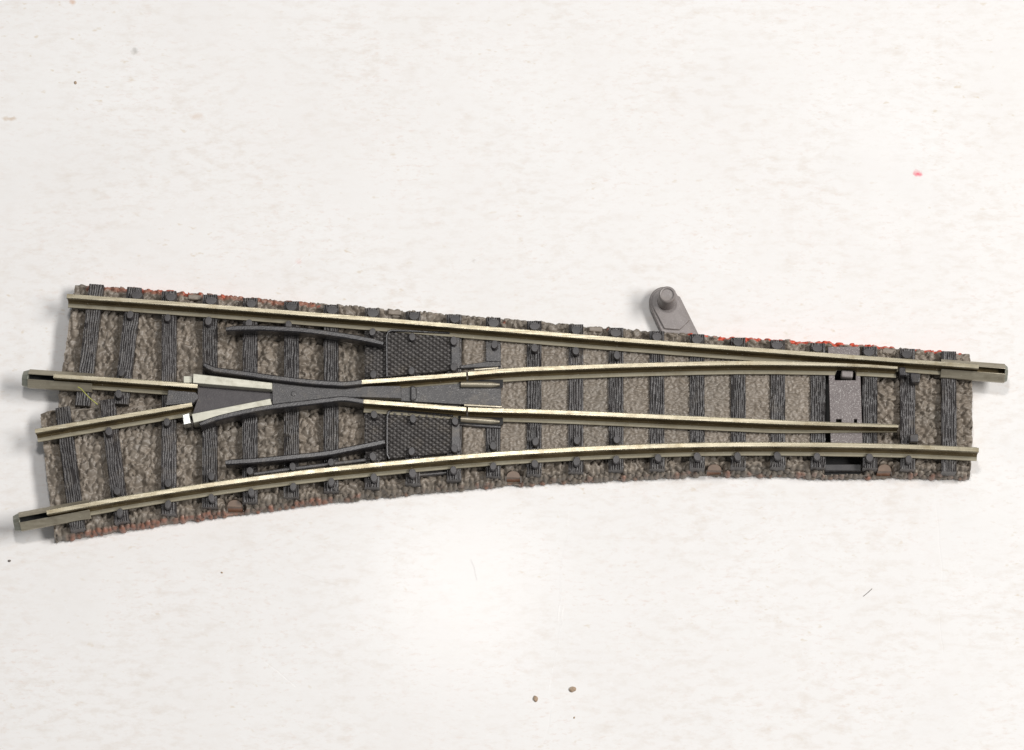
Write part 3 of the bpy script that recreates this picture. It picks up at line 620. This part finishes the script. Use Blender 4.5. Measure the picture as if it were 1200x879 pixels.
# rows south->north: [524,495.6] solid, [495.6,491] notches, [491,443.7] solid, [443.7,431] window, [431,406] solid
miss = {(1, 1), (1, 3), (3, 1), (3, 2), (3, 3)}
cell = lambda r, c: 0 <= r < len(ys) - 1 and 0 <= c < len(xs) - 1 and (r, c) not in miss
mb = MB(); nxs = len(xs); npt = nxs * len(ys)
vs = [(x, y, zt) for y in ys for x in xs] + [(x, y, zb) for y in ys for x in xs]; fs = []
I = lambda r, c, l=0: r * nxs + c + l * npt
for r in range(len(ys) - 1):
    for c in range(nxs - 1):
        if not cell(r, c): continue
        fs.append((I(r, c), I(r, c + 1), I(r + 1, c + 1), I(r + 1, c))); fs.append((I(r, c, 1), I(r + 1, c, 1), I(r + 1, c + 1, 1), I(r, c + 1, 1)))
        for (dr, dc, a, b) in ((-1, 0, (r, c), (r, c + 1)), (1, 0, (r + 1, c + 1), (r + 1, c)), (0, -1, (r + 1, c), (r, c)), (0, 1, (r, c + 1), (r + 1, c + 1))):
            if not cell(r + dr, c + dc): fs.append((I(*a, 1), I(*b, 1), I(*b), I(*a)))
mb.add(vs, fs); bar = mb.build('slide_bar', M['bar'], root, smooth=30)
bv = bar.modifiers.new('bevel', 'BEVEL'); bv.width = 0.06 * MM; bv.segments = 2; bv.limit_method = 'ANGLE'
z, p = POLY['bar_tab']; mb = MB(); prism(mb, p, 2.7, z); mb.build('blade_peg', M['lever'], bar, bevel=0.18, segs=3)
z, p = POLY['bar_end']; mb = MB(); prism(mb, p, 0.95, z); mb.build('bar_guide', M['darkbar'], bar, bevel=0.08)
for ks in (('stop_up', 'guard'), ('stop_lo', 'clip'), ('stop_up2', 'guard')):
    z, p = POLY[ks[0]]; mb = MB(); prism(mb, p, 2.9, z); mb.build('blade_stop', M[ks[1]], root, bevel=0.14, segs=3)

# --- switch lever with its knob
z, p = POLY['lever']; mb = MB(); prism(mb, p, 0.45, z); lev = mb.build('switch_lever', M['lever'], root, smooth=40, bevel=0.16, segs=3)
z, p = POLY['relief']; mb = MB(); prism(mb, p, 1.3, z); mb.build('lever_pad', M['lever'], lev, smooth=40, bevel=0.1)
(kx, ky), = POLY['knob'][1]; mb = MB()
lathe(mb, kx, ky, [(1.17, 1.6), (1.13, 1.9), (1.10, 4.3), (1.02, 4.52), (0.90, 4.6), (0.76, 4.56), (0.70, 4.38), (0.0001, 4.36)], 44)
mb.build('lever_knob', M['lever'], lev, smooth=45)

# --- tongue shaped tabs along the south edge
for i in range(4):
    z, (a, b, c) = POLY['tab%d' % i]; z2, (d, e) = POLY['tabb%d' % i]
    cx = (a[0] + b[0]) / 2; r = (b[0] - a[0]) / 2 * 0.88; a, b = (cx - r, a[1]), (cx + r, b[1]); ym = (a[1] + b[1]) / 2
    top = [(cx - r * math.cos(t_), ym + (c[1] - ym) * math.sin(t_) ** 0.8 if 0 < t_ < math.pi else ym) for t_ in [math.pi * k / 14 for k in range(15)]]
    topl = [(x, y, z) for x, y in top] + [(b[0], ym, z), (a[0], ym, z)][:0]
    n = len(top); ysb = min(d[1], e[1]) + 0.05
    v = [(x, y, 2.25) for x, y in top] + [(x, y if 0 < j < n - 1 else y, 0.05) for j, (x, y) in enumerate(top)]
    v += [(a[0], ysb, 0.05), (b[0], ysb, 0.05), (a[0] + 0.03, ysb + 0.12, 0.9), (b[0] - 0.03, ysb + 0.12, 0.9)]
    mb = MB(); A0, B0, A1, B1 = 2 * n, 2 * n + 1, 2 * n + 2, 2 * n + 3
    f = [tuple(range(n - 1, -1, -1)), (0, n - 1, B1, A1), (A1, B1, B0, A0), (n, A0, B0, 2 * n - 1), (0, A1, A0, n), (n - 1, 2 * n - 1, B0, B1)]
    f += [(j, j + 1, n + j + 1, n + j) for j in range(n - 1)]
    mb.add(v, f); mb.build('locating_tab', M['tab'], root, smooth=40, bevel=0.1, segs=3)

# ---------------------------------------------------------------- loose dirt
mb = MB(); pts = [(x, y) for x, y in POLY['fibre'][1]]
sweep(mb, spline(pts, 0.3), [(0.06 * math.cos(a), 4.2 + 0.06 * math.sin(a)) for a in [k * math.pi / 3 for k in range(6)]], dz=lambda tt: 0.25 - 1.2 * tt * tt * 0.5 + 0.25 * math.sin(tt * 3.1))
tag(mb.build('plant_fibre', M['fibre'], None), 'thin yellow green plant fibre lying across a rail joiner at the left of the turnout', 'fibre')
def crumb(name, x, y, r, seed, label, mat='crumb', flat=0.6):
    rr = random.Random(seed); mb = MB(); prof = [(0.55 * r, 0.01), (r, 0.28 * r), (0.92 * r, 0.7 * r), (0.45 * r, r), (0.05 * r, 1.08 * r)]
    lathe(mb, 0, 0, prof, 11, 1.0, 0.75)
    mb.v = [(a * (1 + 0.35 * (rr.random() - 0.5)), b * (1 + 0.4 * (rr.random() - 0.5)), c * flat * (1 + 0.3 * (rr.random() - 0.5))) for a, b, c in mb.v]
    o = mb.build(name, M[mat], None, smooth=60); o.location = (x * MM, y * MM, 0); o.rotation_euler = (0, 0, rr.random() * 6)
    return tag(o, label, 'crumb', 'crumbs on the table top')
cr = POLY['crumbs'][1]
crumb('dirt_crumb', *cr[0], 0.42, 1, 'brown crumb below the turnout, largest and right of its paler neighbour')
crumb('dirt_crumb', *cr[1], 0.36, 2, 'pale brown crumb on the table left of the largest crumb')
crumb('dirt_crumb', *cr[2], 0.13, 3, 'tiny tan crumb on the table just below the largest crumb')
crumb('dirt_crumb', *cr[3], 0.19, 4, 'small dark crumb at the left edge of the table below the lowest rail joiner', 'hair')
crumb('dirt_crumb', *cr[4], 0.22, 5, 'small brown crumb alone near the upper left corner of the table')
crumb('dirt_crumb', *cr[5], 0.14, 6, 'tiny tan crumb on the table straight below the red tabbed left part of the turnout')
mb = MB(); sweep(mb, spline([(x, y) for x, y in POLY['hair'][1]], 0.2), [(0.032 * math.cos(a), 0.05 + 0.032 * math.sin(a)) for a in [k * math.pi / 3 for k in range(6)]])
tag(mb.build('hair_fibre', M['hair'], None), 'short dark hair lying on the table below the right end of the turnout', 'hair')

# ---------------------------------------------------------------- light
def area(name, loc, target, size, watts, color):
    l = bpy.data.lights.new(name, 'AREA'); l.shape = 'RECTANGLE' if isinstance(size, tuple) else 'DISK'
    if isinstance(size, tuple): l.size, l.size_y = size[0] * MM, size[1] * MM
    else: l.size = size * MM
    l.energy = watts; l.color = color
    o = bpy.data.objects.new(name, l); col.objects.link(o); o.location = [c * MM for c in loc]
    d = np.array(loc, float) - np.array(target, float)
    from mathutils import Vector
    o.rotation_euler = Vector(d).to_track_quat('Z', 'Y').to_euler(); return o
area('window_light', (470, 10, 575), (-40, 0, 0), (420, 150), 4.95, (1.0, 0.975, 0.945))
area('ceiling_lamp', (-13, 73, 420), (-10, 0, 0), 40, 0.54, (1.0, 0.975, 0.95))
w = bpy.data.worlds.new('World'); sc.world = w; w.use_nodes = True
bg = w.node_tree.nodes['Background']; bg.inputs['Color'].default_value = (0.94, 0.97, 1.0, 1); bg.inputs['Strength'].default_value = 0.22

# ---------------------------------------------------------------- camera
cam = bpy.data.cameras.new('camera'); co = bpy.data.objects.new('camera', cam); col.objects.link(co)
co.location = [c * MM for c in CAM['loc']]; co.rotation_euler = (math.radians(CAM['tilt']), 0, 0)
cam.sensor_fit = 'HORIZONTAL'; cam.angle = math.radians(CAM['fov']); cam.clip_start = 0.01; cam.clip_end = 20
sc.camera = co
vs_ = sc.view_settings; sc.display_settings.display_device = 'sRGB'
vs_.view_transform = 'Standard'; vs_.look = 'None'; vs_.gamma = 1; vs_.use_curve_mapping = False; vs_.exposure = 0.0
